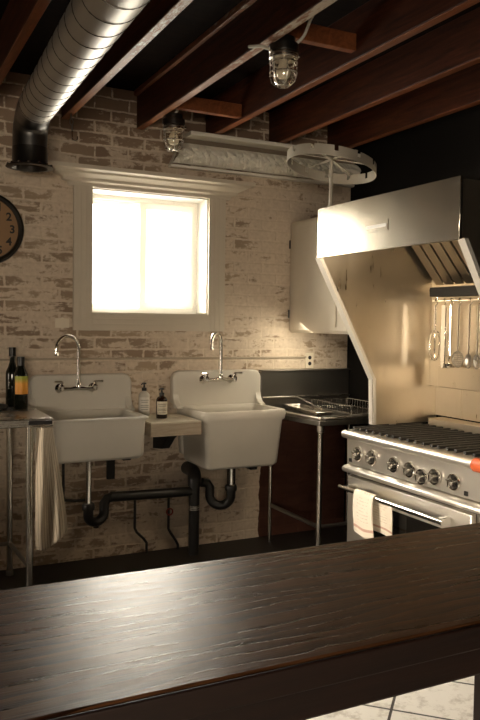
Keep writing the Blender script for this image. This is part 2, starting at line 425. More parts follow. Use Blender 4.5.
# casing with beaded face
cx0, cx1, cz0 = 1.195, 2.252, 1.488
b = MB()
def casing(x0, x1, z0, z1, vertical):
    b.box(x0, x1, D-.022, D, z0, z1)
    w = (x1-x0) if vertical else (z1-z0)
    for k in (.22, .5, .78):
        if vertical: b.box(x0+w*k-.012, x0+w*k+.012, D-.0248, D-.022, z0, z1)
        else: b.box(x0, x1, D-.0248, D-.022, z0+w*k-.012, z0+w*k+.012)
casing(cx0, WX0, cz0, 2.40, True); casing(WX1, cx1, cz0, 2.40, True); casing(WX0, WX1, cz0, WZ0, False)
struct(b.build('trim_1', M['trim'], bevel=.003))
# cornice over the window: stepped crown with returns
prof = [(0, 2.395), (.022, 2.396), (.026, 2.418), (.048, 2.428), (.052, 2.445), (.085, 2.468), (.089, 2.480), (.118, 2.490), (.120, 2.514), (0, 2.516)]
vs = []; 
for (o, z) in prof:
    e = o*1.5
    vs += [(cx0-e, D-.0, z), (cx0-e, D-o-.0001, z), (cx1+e, D-o-.0001, z), (cx1+e, D-.0, z)]
fs = []
for i in range(len(prof)-1):
    for k in range(3): fs.append((i*4+k, i*4+k+1, (i+1)*4+k+1, (i+1)*4+k))
fs.append((0, 1, 2, 3)); n = (len(prof)-1)*4; fs.append((n, n+1, n+2, n+3))
struct(MB().add(vs, fs).build('trim_2', M['trim'], smooth=20))
# thin conduit strip along the wall
struct(MB().box(.3, 2.93, D-.014, D, 1.299, 1.311).build('trim_3', M['oldboard'], bevel=.003))

# acanthus crown moulding hung under the joists
root = thing('crown_moulding', 'pale crown moulding with leaf relief high on the brick wall right of the window', 'moulding', (2.55, D, 2.57))
x1 = RX-.002
p1 = [(0, 2.575), (.05, 2.575), (.055, 2.592), (0, 2.60)]
MB().add([(1.83+.0*i, D-a, z) for i, (a, z) in enumerate(p1)] + [(x1, D-a, z) for a, z in p1], [(0, 1, 2, 3), (7, 6, 5, 4), (0, 4, 5, 1), (1, 5, 6, 2), (2, 6, 7, 3), (3, 7, 4, 0)]).build('lower_bead', M['crown'], root, .003)
MB().box(1.93, x1, D-.155, D, 2.772, 2.798).build('upper_fillet', M['crown'], root, .004)
# recessed field with a bulging leaf band below it, left end mitred
from mathutils import noise as mn
M['field'] = paint('brown_field', (.20, .155, .11), .7, .2)  # browner and darker than the rest of the crown
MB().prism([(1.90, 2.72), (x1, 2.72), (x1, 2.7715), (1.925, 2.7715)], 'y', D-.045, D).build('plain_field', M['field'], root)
nu, nv = 420, 26; vs = []; fs = []
for j in range(nv+1):
    t = j/nv; xl = 1.838 + .062*t
    y = D - .055 - .035*math.sin(PI*min(1, t*1.05)*.9); z = 2.60 + .135*t
    for i in range(nu+1):
        x = xl + (x1-xl)*i/nu; per = .125; u = ((x+.25*t*per) % per)/per; env = math.sin(PI*t)**.6
        rib = 1-abs(2*u-1); curl = .5+.5*math.cos(22*(u-.5)*(1.25-t)+6*t)
        h = env*(.034*rib**.7 + .030*curl*(1-.4*t) + .034*mn.noise(Vector((x*34, t*5, 3))) + .012*mn.noise(Vector((x*80, t*12, 8))))
        vs.append((x, y-h, z-h*.25))
for j in range(nv):
    for i in range(nu):
        k = j*(nu+1)+i; fs.append((k, k+1, k+nu+2, k+nu+1))
k = len(vs)
MB().add(vs, fs).build('leaf_relief', M['crown'], root, smooth=70)
MB().add([(1.90, D, 2.735), (1.90, D-.055, 2.735), (1.838, D-.055, 2.60), (1.838, D, 2.60)], [(0, 1, 2, 3)]).build('end_cap', M['crown'], root, smooth=0, solid=.003)

# ================================================================ JOISTS
jl = {.63: 'reddish timber ceiling joist just left of the round duct',
      1.12: 'timber ceiling joist with pale scuffed underside between duct and window lamp',
      1.61: 'long timber ceiling joist whose side both caged lamps hang beside',
      2.10: 'timber ceiling joist ending over the crown moulding left end, right of the lamps',
      2.59: 'dark timber ceiling joist crossing above the notched metal ring',
      3.08: 'darkest timber ceiling joist farthest right, above the range hood'}
for x, lab in jl.items():
    r_ = thing('ceiling_joist', lab, 'ceiling joist', (x+.022, 2, 2.80), 'exposed ceiling joists')
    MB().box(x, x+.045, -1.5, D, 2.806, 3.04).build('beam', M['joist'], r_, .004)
    MB().box(x+.0, x+.045, -1.5, D, 2.80, 2.8059).build('lower_edge', M['joist_pale'] if x in (1.12, 1.61) else M['joist_edge'], r_, .002)
for (y, z, lab) in ((4.2, 2.83, 'short orange-brown blocking board between joists above window lamp'), (3.0, 2.86, 'short dark blocking board between joists behind nearer caged lamp')):
    tag(MB().box(1.657, 2.098, y, y+.045, z-.02, z+.06).build('blocking_board', M['joist_edge'], bevel=.004), lab, 'blocking', 'blocking boards')
tag(MB().box(1.585, 1.609, -1.0, D-.02, 3.005, 3.038).build('ceiling_batten', M['joist_pale'], bevel=.003), 'thin brown batten running along the top of the lamp joist', 'batten')

# ================================================================ DUCT
root = thing('air_duct', 'round spiral metal air duct bending down to a flared dark outlet', 'duct', (.84, 4.3, 2.37))
A = Vector((.700, 2.35, 2.556)); B = Vector((.832, 4.05, 2.672)); d = (A-B).normalized()
path = [B + d*(4.0-4.0*i/40) for i in range(41)]
MB().tube(path, .095, 36).build('duct_run', M['galv'], root)
elb = smoothpath([B, B+Vector((.006, .11, .0)), Vector((.843, 4.245, 2.655)), Vector((.841, 4.295, 2.59)), Vector((.84, 4.30, 2.50))], 5)
MB().tube(elb, .094, 32).build('elbow', M['duct_dark'], root)
MB().lathe([(.095, 2.50), (.096, 2.42), (.104, 2.405), (.128, 2.398), (.130, 2.392), (.098, 2.388), (.085, 2.41), (.085, 2.5)], (.84, 4.30, 0), seg=36, caps=False).build('outlet_flange', M['darkmetal'], root)
# helical seam, one long raised strip
hel = []
u = d.cross(Vector((0, 0, 1))).normalized(); w = d.cross(u)
for i in range(24*27):
    a = 2*PI*i/24; q = B + d*(.01 + .145*i/24)
    hel.append(q + (u*math.cos(a)+w*math.sin(a))*.0955)
MB().tube(hel, .0020, 5).build('spiral_seam', M['darkmetal'], root)
for k in range(14):
    a = 2*PI*k/14
    MB().lathe([(.009, 0), (.009, .006), (.004, .010)], (.84+.118*math.cos(a), 4.3+.118*math.sin(a), 2.399), seg=8).build('flange_screw', M['chrome'], root)

# hook chain
root = thing('hook_chain', 'small rusty hook and chain hanging below joist end left of window', 'hook', (1.142, 4.6, 2.63))
g = MB()
for k in range(3):
    c = Vector((1.142+.004*k, 4.6, 2.785-.034*k)); pl = 'xz' if k % 2 else 'yz'
    ring = [Vector(c)+Vector(((.010*math.cos(a) if pl == 'xz' else 0), (.010*math.cos(a) if pl == 'yz' else 0), .021*math.sin(a))) for a in [2*PI*i/12 for i in range(12)]]
    g.tube(ring, .003, 6, closed=True)
g.build('chain', M['steel_dark'], root)
hk = [(1.15, 4.6, 2.70), (1.15, 4.6, 2.665)] + arc((1.166, 4.6, 2.655), .016, PI, 2*PI, 8) + [Vector((1.182, 4.6, 2.668))]
MB().tube(hk, .0035, 6).build('hook', M['chrome'], root)

# ================================================================ CAGED LAMPS
def caged_lamp(label, x, y, z):
    K = 1.32
    root = thing('caged_lamp', label, 'lamp', (x, y, z), 'caged jelly-jar lamps')
    MB().lathe([(0.0634, .155), (0.0686, .160), (0.0686, .195), (0.0528, .200), (0.0528, .225), (0.0000, .225)], (x, y, z), seg=24).build('mounting_box', M['darkmetal'], root, .002)
    MB().lathe([(0.0607, .130), (0.0660, .134), (0.0660, .152), (0.0581, .156)], (x, y, z), seg=24).build('collar', M['steel'], root)
    MB().lathe([(0.0475, .150), (0.0528, .12), (0.0528, .07), (0.0475, .04), (0.0343, .020), (0.0158, .012), (0, .010)], (x, y, z), seg=24).build('glass_globe', M['lampglass'], root)
    MB().lathe([(0.0158, .15), (0.0185, .115), (0.0317, .085), (0.0343, .068), (0.0238, .050), (0, .044)], (x, y, z), seg=20).build('bulb', M['bulb'], root)
    g = MB()
    for h, r in ((.115, .062), (.070, .062)): g.tube(arc((x, y, z+h), r, 0, 2*PI, 24, 'xy')[:-1], .003, 6, closed=True)
    g.tube(arc((x, y, z+.012), 0.024, 0, 2*PI, 16, 'xy')[:-1], .003, 6, closed=True)
    for k in range(6):
        a = 2*PI*k/6 + .3; c, s_ = math.cos(a), math.sin(a)
        g.tube([(x+c*r, y+s_*r, z+h) for r, h in ((.063, .135), (.062, .10), (.062, .06), (.053, .03), (.034, .014), (.024, .012))], .0028, 6)
    g.build('wire_cage', M['steel'], root)
    for sg in (-1, 1): MB().lathe([(0.0106, 0), (0.0119, .006), (0.0053, .010)], (x+sg*.068, y-.01, z+.150), seg=10).build('thumb_screw', M['chrome'], root)
    return root
l1 = caged_lamp('caged glass lamp hanging low beside the crown moulding, nearer the window', 1.705, 4.34, 2.58)
l2 = caged_lamp('caged glass lamp hanging at the top, nearer the camera', 1.715, 3.02, 2.61)
def lamp_conduit(root, pts): MB().tube(smoothpath(pts, 6), .007, 8).build('conduit', M['crown'], root)
lamp_conduit(l1, [(1.705, 4.34, 2.80), (1.73, 4.33, 2.84), (1.76, 4.31, 2.90), (1.74, 4.2, 3.0), (1.73, 4.1, 3.035)])
lamp_conduit(l2, [(1.668, 3.03, 2.785), (1.64, 3.03, 2.78), (1.60, 3.02, 2.78), (1.58, 3.1, 2.80)])
lamp_conduit(l2, [(1.75, 3.0, 2.80), (1.80, 2.99, 2.85), (1.82, 2.95, 2.93), (1.87, 2.9, 3.035)])

# ================================================================ CLOCK
cxk, czk = .671, 2.093
root = thing('wall_clock', 'large round wall clock with aged tan face and dark rim', 'clock', (cxk, D, czk-.217))
MB().lathe([(.183, D-.030), (.186, D-.045), (.200, D-.052), (.213, D-.045), (.217, D-.030), (.217, D)], (cxk, 0, czk), 'y', 48, False).build('rim', M['clockrim'], root)
MB().lathe([(0, D-.028), (.187, D-.028), (.187, D-.01)], (cxk, 0, czk), 'y', 48).build('dial', M['clockface'], root)
def text(name, body, size, loc, parent, m, rot=(PI/2, 0, 0), ext=.0006):
    cu = bpy.data.curves.new(name, 'FONT'); cu.body = body; cu.size = size; cu.align_x = 'CENTER'; cu.align_y = 'CENTER'; cu.extrude = ext
    cu.offset = size*.03
    o = bpy.data.objects.new('tmp', cu); C.objects.link(o)
    dg = bpy.context.evaluated_depsgraph_get(); me = bpy.data.meshes.new_from_object(o.evaluated_get(dg)); bpy.data.objects.remove(o)
    me.materials.clear(); me.materials.append(m)
    o = bpy.data.objects.new(name, me); C.objects.link(o); o.parent = parent; o.location = Vector(loc)-woff(parent); o.rotation_euler = rot
    return o
for h in range(1, 13):
    a = PI/2 - 2*PI*h/12
    for q, ch in enumerate(str(h)):
        off = (q-.5)*.030 if h > 9 else 0
        text('numeral', ch, .066, (cxk+.148*math.cos(a)+off, D-.0292, czk+.148*math.sin(a)), root, M['ink'])
for k, (a, l, w) in enumerate(((R(75), .10, .007), (R(200), .145, .005))):
    rm = Matrix.Translation((cxk, D-.033-.003*k, czk)) @ Matrix.Rotation(-a, 4, 'Y')
    MB().box(-.02, l, -.001, .001, -w, w, rm).build('clock_hand', M['clockrim'], root)

def outlet(x, z, label, w=.034, h=.056):
    root = thing('wall_outlet', label, 'outlet', (x, D, z-h), 'duplex wall outlets')
    MB().box(x-w, x+w, D-.008, D, z-h, z+h).build('cover_plate', M['outlet'], root, .002)
    for dz in (-.022, .022): MB().lathe([(.014, D-.0095), (.014, D-.006)], (x, 0, z+dz), 'y', 16).build('socket', M['black'] if x > 2 else M['outlet'], root)
    return root
o1 = outlet(2.962, 1.278, 'cream duplex outlet with dark sockets under the wall cabinet')
o2 = outlet(1.128, 1.533, 'pale painted outlet on the brick left of the window casing', .045, .03)

# ================================================================ WALL CABINET
root = thing('wall_cabinet', 'cream painted metal wall cabinet hanging beside the range hood', 'cabinet', (3.04, 4.35, 1.485))
MB().box(2.795, RX, 3.97, D, 1.485, 2.283).build('body', M['cab'], root, .004)
dr = MB().box(2.776, 2.794, 3.975, 4.74, 1.50, 2.27).build('door', M['cab'], root, .004)
MB().box(2.768, 2.776, 4.13, 4.145, 1.53, 1.80).build('pull_strip', M['trim'], dr, .002)
for z in (2.12, 1.62): MB().tube([(2.772, 4.742, z-.03), (2.772, 4.742, z+.03)], .006, 10).build('hinge', M['darkmetal'], root)

# ================================================================ SINKS
def rrect(x0, x1, y0, y1, r, z, n=6):
    out = []
    for (cx, cy, a0) in ((x1-r, y1-r, 0), (x0+r, y1-r, PI/2), (x0+r, y0+r, PI), (x1-r, y0+r, 3*PI/2)):
        for i in range(n+1):
            a = a0 + PI/2*i/n; out.append((cx+r*math.cos(a), cy+r*math.sin(a), z))
    return out
def loops(ls):
    m_ = MB(); n = len(ls[0]); vs = [p for l in ls for p in l]; fs = []
    for i in range(len(ls)-1):
        for k in range(n): fs.append((i*n+k, i*n+(k+1) % n, (i+1)*n+(k+1) % n, (i+1)*n+k))
    fs.append(tuple(range(n))[::-1]); fs.append(tuple(range((len(ls)-1)*n, len(ls)*n)))
    return m_.add(vs, fs)
def sink(label, x0, x1, bx0, bx1, yf, zr, zb, lip, taper, btop):
    root = thing('farm_sink', label, 'sink', ((x0+x1)/2, 4.5, zb), 'wall-hung utility sinks'); yb = D-.012; r = .035; o = .014
    tz = lambda z: taper*(zr-z)/(zr-zb)
    ls = [rrect(x0+taper+o+.02, x1-taper-o-.02, yf+taper*.6+o+.02, yb, .03, zb),
          rrect(x0+taper+o, x1-taper-o, yf+taper*.6+o, yb, r, zb+.02),
          rrect(x0+o+.004, x1-o-.004, yf+o, yb, r, zr-lip-.008), rrect(x0+.004, x1-.004, yf+.004, yb, r, zr-lip+.003),
          rrect(x0, x1, yf, yb, r, zr-lip*.5), rrect(x0, x1, yf, yb, r, zr-.008), rrect(x0+.006, x1-.006, yf+.006, yb, r-.002, zr-.001),
          rrect(x0+.014, x1-.014, yf+.014, yb-.052, r-.003, zr), rrect(x0+.030, x1-.030, yf+.032, yb-.06, r, zr-.006),
          rrect(x0+.038, x1-.038, yf+.040, yb-.065, r, zr-.03), rrect(x0+.05+taper*.8, x1-.05-taper*.8, yf+.055+taper*.5, yb-.085, .05, zb+.05),
          rrect(x0+.08+taper, x1-.08-taper, yf+.09+taper*.5, yb-.12, .05, zb+.028)]
    loops(ls).build('basin', M['porcelain'], root, smooth=50)
    # high back with rounded shoulders and side wings
    rc = .06; pts = [(x0+.02, zb+.05), (x1-.02, zb+.05), (x1, zr), (bx1, zr+.02)]
    pts += [(bx1-rc+rc*math.cos(a), btop-rc+rc*math.sin(a)) for a in [PI/2*i/8 for i in range(9)]]
    pts += [(bx0+rc-rc*math.sin(a), btop-rc+rc*math.cos(a)) for a in [PI/2*i/8 for i in range(9)]]
    pts += [(bx0, zr+.02), (x0, zr)]
    MB().prism(pts, 'y', D-.055, D-.001).build('splashback', M['porcelain'], root, .012, segs=3)
    for xs, sg in ((bx0, 1), (bx1, -1)):   # curved wings from back to rim
        ww = [(D-.05, zr+.10), (D-.057, zr+.07), (D-.068, zr+.04), (D-.09, zr+.015), (D-.13, zr+.002), (D-.13, zr-.012), (D-.05, zr-.012)]
        MB().prism(ww, 'x', xs+sg*.002, xs+sg*.045).build('side_wing', M['porcelain'], root, .005)
    MB().lathe([(.035, 0), (.035, .004), (.012, .003), (0, .001)], ((x0+x1)/2, 4.5, zb+.028), seg=20).build('drain_strainer', M['chrome'], root)
    return root
sink('white porcelain utility sink left of the soap shelf, beside the striped towel', .93, 1.535, .912, 1.572, 4.235, .985, .73, .018, .012, 1.21)
sink('deeper white porcelain utility sink right of the soap shelf', 1.905, 2.512, 1.858, 2.530, 4.29, .985, .606, .065, .030, 1.222)

def faucet(label, x, z, w, top, r, dx, dy):
    root = thing('wall_faucet', label, 'faucet', (x, D-.055, z), 'chrome gooseneck faucets'); y = D-.115; yw = D-.0555
    MB().tube([(x-w, y, z), (x-w*.5, y, z), (x-.02, y, z+.004), (x+.02, y, z+.004), (x+w*.5, y, z), (x+w, y, z)], [.014, .012, .016, .016, .012, .014], 14).build('bridge', M['chrome'], root)
    for sg in (-1, 1):
        MB().lathe([(.030, 0), (.030, -.006), (.022, -.014), (.013, -.022), (.013, -.058)], (x+sg*w, yw, z), 'y', 20).build('wall_flange', M['chrome'], root)
        MB().lathe([(.014, -.012), (.018, 0), (.018, .020), (.012, .028), (.012, .044), (.006, .050), (0, .050)], (x+sg*w, y, z), seg=16).build('valve_body', M['chrome'], root)
        MB().tube([(x+sg*w, y, z+.044), (x+sg*(w+.02), y-.010, z+.046), (x+sg*(w+.048), y-.02, z+.046)], [.008, .006, .008], 10).build('lever_handle', M['chrome'], root)
    MB().lathe([(.016, .004), (.018, .02), (.012, .04)], (x, y, z), seg=16).build('spout_nut', M['chrome'], root)
    p = [Vector((x, y, z+.02)), Vector((x, y, z+.1)), Vector((x, y, top-r-.0))]
    ac = [Vector((x, y, top-r)) + Vector((dx*(r-r*math.cos(a)), dy*(r-r*math.cos(a)), r*math.sin(a))) for a in [R(175)*i/16 for i in range(1, 17)]]
    e = ac[-1]; p += ac + [e+Vector((0, 0, -.03)), e+Vector((0, .0, -.045))]
    MB().tube(p, [.0115]*(len(p)-2)+[.0115, .0135], 14).build('gooseneck_spout', M['chrome'], root)
    return root
faucet('chrome gooseneck wall faucet on the left sink', 1.205, 1.125, .105, 1.455, .082, -.93, -.37)
faucet('chrome gooseneck wall faucet on the right, deeper sink', 2.185, 1.16, .105, 1.480, .072, -.78, -.62)

# soap shelf
root = thing('soap_shelf', 'weathered cream board shelf bridging the two sinks', 'shelf', (1.73, 4.5, .845))
MB().box(1.562, 1.897, 4.30, D, .925, .935).build('shelf_top', M['boardtop'], root, .002)
MB().box(1.562, 1.897, 4.302, D, .847, .9245).build('board', M['oldboard'], root, .003)
b = MB(); b.prism([(4.42, .8465), (D, .8465), (D, .70), (4.60, .72), (4.50, .80)], 'x', 1.74, 1.80)
b.build('bracket', M['black_matte'], root, .003)

def pump_bottle(label, x, y, z, body, pump, r, h, lab):
    root = thing('soap_bottle', label, 'soap bottle', (x, y, z))
    MB().lathe([(r*.92, 0), (r, .006), (r, h*.72), (r*.8, h*.80), (r*.4, h*.86), (r*.36, h*.9), (0, h*.9)], (x, y, z), seg=24).build('bottle_body', body, root)
    MB().lathe([(r*.45, h*.88), (r*.45, h*.98), (r*.2, h), (r*.14, h*1.10), (r*.40, h*1.11), (r*.40, h*1.16), (0, h*1.18)], (x, y, z), seg=16).build('pump', pump, root)
    MB().tube([(x, y, z+h*1.135), (x-.02, y-.02, z+h*1.14), (x-.03, y-.03, z+h*1.11)], .004, 8).build('pump_nozzle', pump, root)
    n = 14; vs = []
    for i in range(n+1):
        a = -PI*.95 + PI*.7*i/n + .1
        for zz in (h*.16, h*.66): vs.append((x+(r+.0008)*math.cos(a), y+(r+.0008)*math.sin(a), z+zz))
    lb = MB().add(vs, [(2*i, 2*i+2, 2*i+3, 2*i+1) for i in range(n)]).build('label', lab, root, smooth=60)
    g = MB()
    for zz, w_ in ((.55, .7), (.48, .5), (.36, .6), (.30, .6), (.22, .5)):
        vs = []; k0 = int(n*(1-w_)/2); k1 = n-k0
        for i in range(k0, k1+1):
            a = -PI*.95 + PI*.7*i/n + .1
            for dz in (0, h*.018): vs.append((x+(r+.0014)*math.cos(a), y+(r+.0014)*math.sin(a), z+h*zz+dz))
        g.add(vs, [(2*i, 2*i+2, 2*i+3, 2*i+1) for i in range(k1-k0)])
    g.build('label_print', M['ink'] if lab is M['label'] else M['steel_dark'], lb)
    return root
pump_bottle('white soap bottle with black pump on the board shelf', 1.645, 4.665, .9355, M['whitebottle'], M['black'], .036, .185, M['labelwhite'])
pump_bottle('dark amber soap bottle with pale label on the board shelf', 1.705, 4.50, .9355, M['amber'], M['black'], .036, .165, M['label'])

# ================================================================ DRAIN PLUMBING
root = thing('drain_pipe', 'black drain pipes with two traps running under both sinks', 'pipe', (1.97, 4.58, 0))
MB().tube([(1.232, 4.5, .729), (1.232, 4.5, .40)], .018, 16).build('tailpiece', M['chrome'], root)
MB().tube([(2.205, 4.5, .605), (2.205, 4.5, .43)], .018, 16).build('tailpiece', M['chrome'], root)
def utrap(x0, x1, z0, z1, y0, y1, zb):
    r = abs(x1-x0)/2; sg = 1 if x1 > x0 else -1; c = ((x0+x1)/2, (y0+y1)/2, zb+r)
    p = [Vector((x0, y0, z0))] + [Vector((c[0]-sg*r*math.cos(a), y0+(y1-y0)*(i/12), c[2]-r*math.sin(a))) for i, a in enumerate([PI*i/12 for i in range(13)])]
    p += [Vector((x1, y1, z1-.03)), Vector((x1+sg*.02, y1, z1)), Vector((x1+sg*.06, y1, z1+.008))]
    return p
MB().tube(utrap(1.232, 1.355, .42, .43, 4.5, 4.58, .30), .031, 16).build('trap', M['black'], root)
MB().tube([(1.395, 4.58, .438), (1.70, 4.58, .43), (1.965, 4.58, .425)], .032, 16).build('horizontal_run', M['black'], root)
MB().tube([(1.972, 4.58, 0), (1.972, 4.58, .48)], .036, 16).build('standpipe', M['black'], root)
MB().tube(smoothpath([(1.972, 4.58, .46), (1.975, 4.585, .50), (1.985, 4.62, .54), (1.99, 4.70, .55), (1.99, D-.002, .55)], 4), .045, 16).build('vent_elbow', M['black'], root)
MB().tube(utrap(2.205, 2.085, .44, .47, 4.5, 4.58, .32), .031, 16).build('trap', M['black'], root)
for (x, y, z) in ((1.232, 4.5, .39), (2.205, 4.5, .425)): MB().lathe([(.038, 0), (.040, .005), (.040, .03), (.034, .04)], (x, y, z), seg=12).build('slip_nut', M['black'], root)
MB().lathe([(.018, 0), (.018, .03)], (1.293, 4.54, .262), seg=6).build('cleanout_plug', M['black'], root)
MB().lathe([(.037, 0), (.037, .03)], (1.972, 4.58, .30), seg=16).build('pipe_clamp', M['steel'], root)
for x, lab in ((1.42, 'black iron sink bracket on the wall under the left sink'), (2.30, 'black iron sink bracket under the deeper right sink')):
    zt = .728 if x < 2 else .604
    b = MB(); b.box(x, x+.05, D-.03, D, zt-.21, zt); b.box(x, x+.05, 4.40, D-.03, zt-.03, zt)
    tag(b.build('sink_bracket', M['black_matte'], bevel=.003), lab, 'bracket')
for pts, lab in (([(1.13, 4.72, .73), (1.13, 4.72, .44), (1.14, 4.72, .41), (1.20, 4.72, .40), (1.30, 4.72, .40)], 'thin dark water pipe bending under the left sink'),
                 ([(1.606, 4.72, .42), (1.606, 4.72, .18), (1.62, 4.72, .15), (1.67, 4.72, .10), (1.69, 4.72, .07), (1.69, 4.72, 0)], 'thin dark water pipe under the soap shelf'),
                 ([(1.845, 4.72, .42), (1.845, 4.72, .15), (1.86, 4.72, .12), (1.90, 4.72, .06), (1.915, 4.72, .03), (1.915, 4.72, 0)], 'thin dark water pipe with red valve near the standpipe')):
    r_ = thing('water_pipe', lab, 'pipe', (pts[-1][0], 4.72, 0 if pts[-1][2] == 0 else .4))
    MB().tube(pts, .009, 10).build('pipe_run', M['iron'], r_)
    if '1.845' in str(pts[0][0]): MB().tube(arc((1.845, 4.70, .27), .022, 0, 2*PI, 14, 'xz')[:-1], .005, 6, closed=True).build('valve_wheel', M['red'], r_)

# ================================================================ LEFT PREP TABLE
root = thing('prep_table', 'stainless prep table at left holding the dark bottles', 'table', (.3, 4.38, 0))
MB().box(-.75, .908, 4.01, 4.72, .985, 1.032).build('tabletop', M['steel'], root, .008, segs=3)
for (x, y) in ((.805, 4.13), (.787, 4.64), (-.65, 4.13), (-.65, 4.64)):
    lg = MB().tube([(x, y, .03), (x, y, .984)], .019, 16).build('leg', M['steel_plain'], root)
    MB().lathe([(.012, 0), (.022, .004), (.022, .02), (.019, .035)], (x, y, 0), seg=16).build('foot', M['steel_dark'], lg)
MB().tube([(.805, 4.15, .20), (.787, 4.62, .20)], .012, 10).build('brace', M['steel_dark'], root)
MB().tube([(.79, 4.63, .20), (-.64, 4.63, .20)], .012, 10).build('brace', M['steel_dark'], root)
MB().box(.775, .90, 3.998, 4.0095, .998, 1.020).build('edge_plate', M['black'], root, .003)

def bottle(label, x, y, z, r, h, nr, shoulder, lab):
    root = thing('glass_bottle', label, 'bottle', (x, y, z))
    MB().lathe([(r*.9, 0), (r, .006), (r, shoulder*.92), (r*.94, shoulder), (r*.6, shoulder+.03), (nr*1.1, shoulder+.055), (nr, h-.03), (nr*1.25, h-.028), (nr*1.25, h-.002), (0, h)], (x, y, z), seg=28).build('bottle_body', M['wine'], root)
    MB().lathe([(nr*1.15, h-.05), (nr*1.35, h-.05), (nr*1.35, h+.002), (0, h+.003)], (x, y, z), seg=20).build('cap', M['black'], root)
    if lab:
        n = 16; vs = []
        for i in range(n+1):
            a = -PI*.85 + PI*.85*i/n
            for zz in (.085, .190): vs.append((x+(r+.0008)*math.cos(a), y+(r+.0008)*math.sin(a), z+zz))
        MB().add(vs, [(2*i, 2*i+2, 2*i+3, 2*i+1) for i in range(n)]).build('label', lab, root, smooth=60)
    return root
bottle('tall dark wine bottle at the back of the left table', .800, 4.62, 1.0325, .039, .350, .015, .21, None)
bottle('dark bottle with orange and green label on the left table', .828, 4.50, 1.0325, .040, .300, .016, .205, M['orange_label'])
tag(MB().lathe([(.10, 0), (.13, .004), (.135, .022), (.130, .022), (.125, .008), (0, .007)], (.62, 4.50, 1.0325), seg=36).build('black_pan', M['iron'], smooth=40), 'low black dish at the left edge of the prep table', 'dish')

# striped towel hanging on the table corner
def cloth_obj(name, fn, nu, nv, m, thick=.004, parent=None):
    vs = []; uv = []; fs = []
    for j in range(nv+1):
        for i in range(nu+1):
            vs.append(fn(i/nu, j/nv)); uv.append((i/nu, j/nv))
    for j in range(nv):
        for i in range(nu):
            k = j*(nu+1)+i; fs.append((k, k+1, k+nu+2, k+nu+1))
    mb = MB().add(vs, fs); mb.uv = uv
    return mb.build(name, m, parent, smooth=80, solid=thick)
def tw(u, v):
    wdt = .085 + .085*min(1, v*1.15); xc = .852 + .040*v
    x = xc + (u-.5)*wdt; y = 3.975 - .010*v + (.002+.006*min(1, v*2.5))*math.sin(u*PI*4.2+.6+v*1.1) + .008*math.sin(u*9+v*5)
    z = .985 - v*(.60 + .035*math.sin(u*4+.5)) - .02*(1-u)*v
    return (x, y, z)
root = thing('striped_towel', 'striped grey and cream towel hanging from the left table corner', 'towel', (.87, 3.975, .36))
cloth_obj('cloth', tw, 40, 40, M['striped'], .004, root)
MB().tube([(.83, 3.975, .98), (.85, 3.990, .998), (.87, 3.975, .98)], .004, 8).build('hanging_loop', M['striped'], root)

# ================================================================ DISH TABLE IN THE CORNER
root = thing('drain_table', 'stainless dish table with splashback in the corner beside the deep sink', 'table', (2.95, 4.4, 0))
ang = [(2.548, 4.70), (2.62, 4.07), (3.285, 4.07), (3.285, 4.70)]
MB().prism(ang, 'z', .893, .925).build('table_base', M['steel_dark'], root, .003)
b = MB()
b.prism([(2.548, 4.70), (2.62, 4.07), (2.66, 4.07), (2.598, 4.70)], 'z', .9255, .948)
b.prism([(2.66, 4.07), (3.285, 4.07), (3.285, 4.115), (2.655, 4.115)], 'z', .9255, .945)
b.build('raised_rim', M['steel'], root, .006)
b = MB(); b.box(2.535, 3.285, 4.705, D-.003, .9255, 1.205); b.box(2.535, 3.295, 4.69, D-.003, 1.2055, 1.217)
b.build('splashback', M['steel_dark'], root, .003)
MB().box(2.54, 3.285, 4.688, 4.704, 1.018, 1.026).build('bead', M['steel'], root, .002)
for (x, y) in ((2.665, 4.125), (2.585, 4.64), (3.25, 4.125), (3.25, 4.64)):
    rl = .018 if y < 4.3 else .013
    lg = MB().tube([(x, y, .0), (x, y, .892)], rl, 16).build('leg', M['steel_plain'], root)
    MB().lathe([(rl+.002, 0), (rl+.006, .003), (rl+.006, .04), (rl+.001, .045)], (x, y, .845), seg=16).build('collar', M['steel'], lg)
b = MB(); b.tube([(2.585, 4.62, .26), (2.665, 4.145, .22)], .014, 10); b.tube([(2.68, 4.125, .22), (3.24, 4.125, .22)], .012, 10)
b.build('brace', M['steel_dark'], root)

# sheet pan and wire rack on it
rt = Matrix.Translation((2.735, 4.40, .949)) @ Matrix.Rotation(R(-6), 4, 'Z')
root = thing('sheet_pan', 'flat steel sheet pan lying along the left of the dish table', 'pan', (2.735, 4.40, .949))
ls = []
for (ix, z) in ((.012, 0), (0, .022), (.004, .024), (.014, .004)):
    ls.append([tuple(rt @ Vector(p)) for p in rrect(-.07+ix, .07-ix, -.26+ix, .26-ix, .01, z, 3)])
loops(ls).build('tray', M['steel'], root, smooth=30)
MB().tube([tuple(rt @ Vector(p)) for p in ((.02, -.18, .03), (.04, 0, .045), (.04, .28, .075))], .004, 8).build('wire_prop', M['chrome'], root)
root = thing('dish_rack', 'low chrome wire dish rack on the dish table beside the hood', 'dish rack', (3.03, 4.40, .9255))
b = MB(); x0, x1, y0, y1 = 2.93, 3.24, 4.16, 4.66
for z, g in ((.95, .006), (1.00, 0)): b.tube([(x0+g, y0+g, z), (x1-g, y0+g, z), (x1-g, y1-g, z), (x0+g, y1-g, z)], .0035, 8, closed=True)
b.build('rack_frame', M['chrome'], root)
b = MB()
for k in range(16):
    y = y0+.01+(y1-y0-.02)*k/15; b.tube([(x0, y, 1.00), (x0+.004, y, .952), (x1-.004, y, .952), (x1, y, 1.00)], .0018, 6)
for k in range(8):
    x = x0+.01+(x1-x0-.02)*k/7; b.tube([(x, y0, 1.00), (x, y0+.004, .948), (x, y1-.004, .948), (x, y1, 1.00)], .0018, 6)
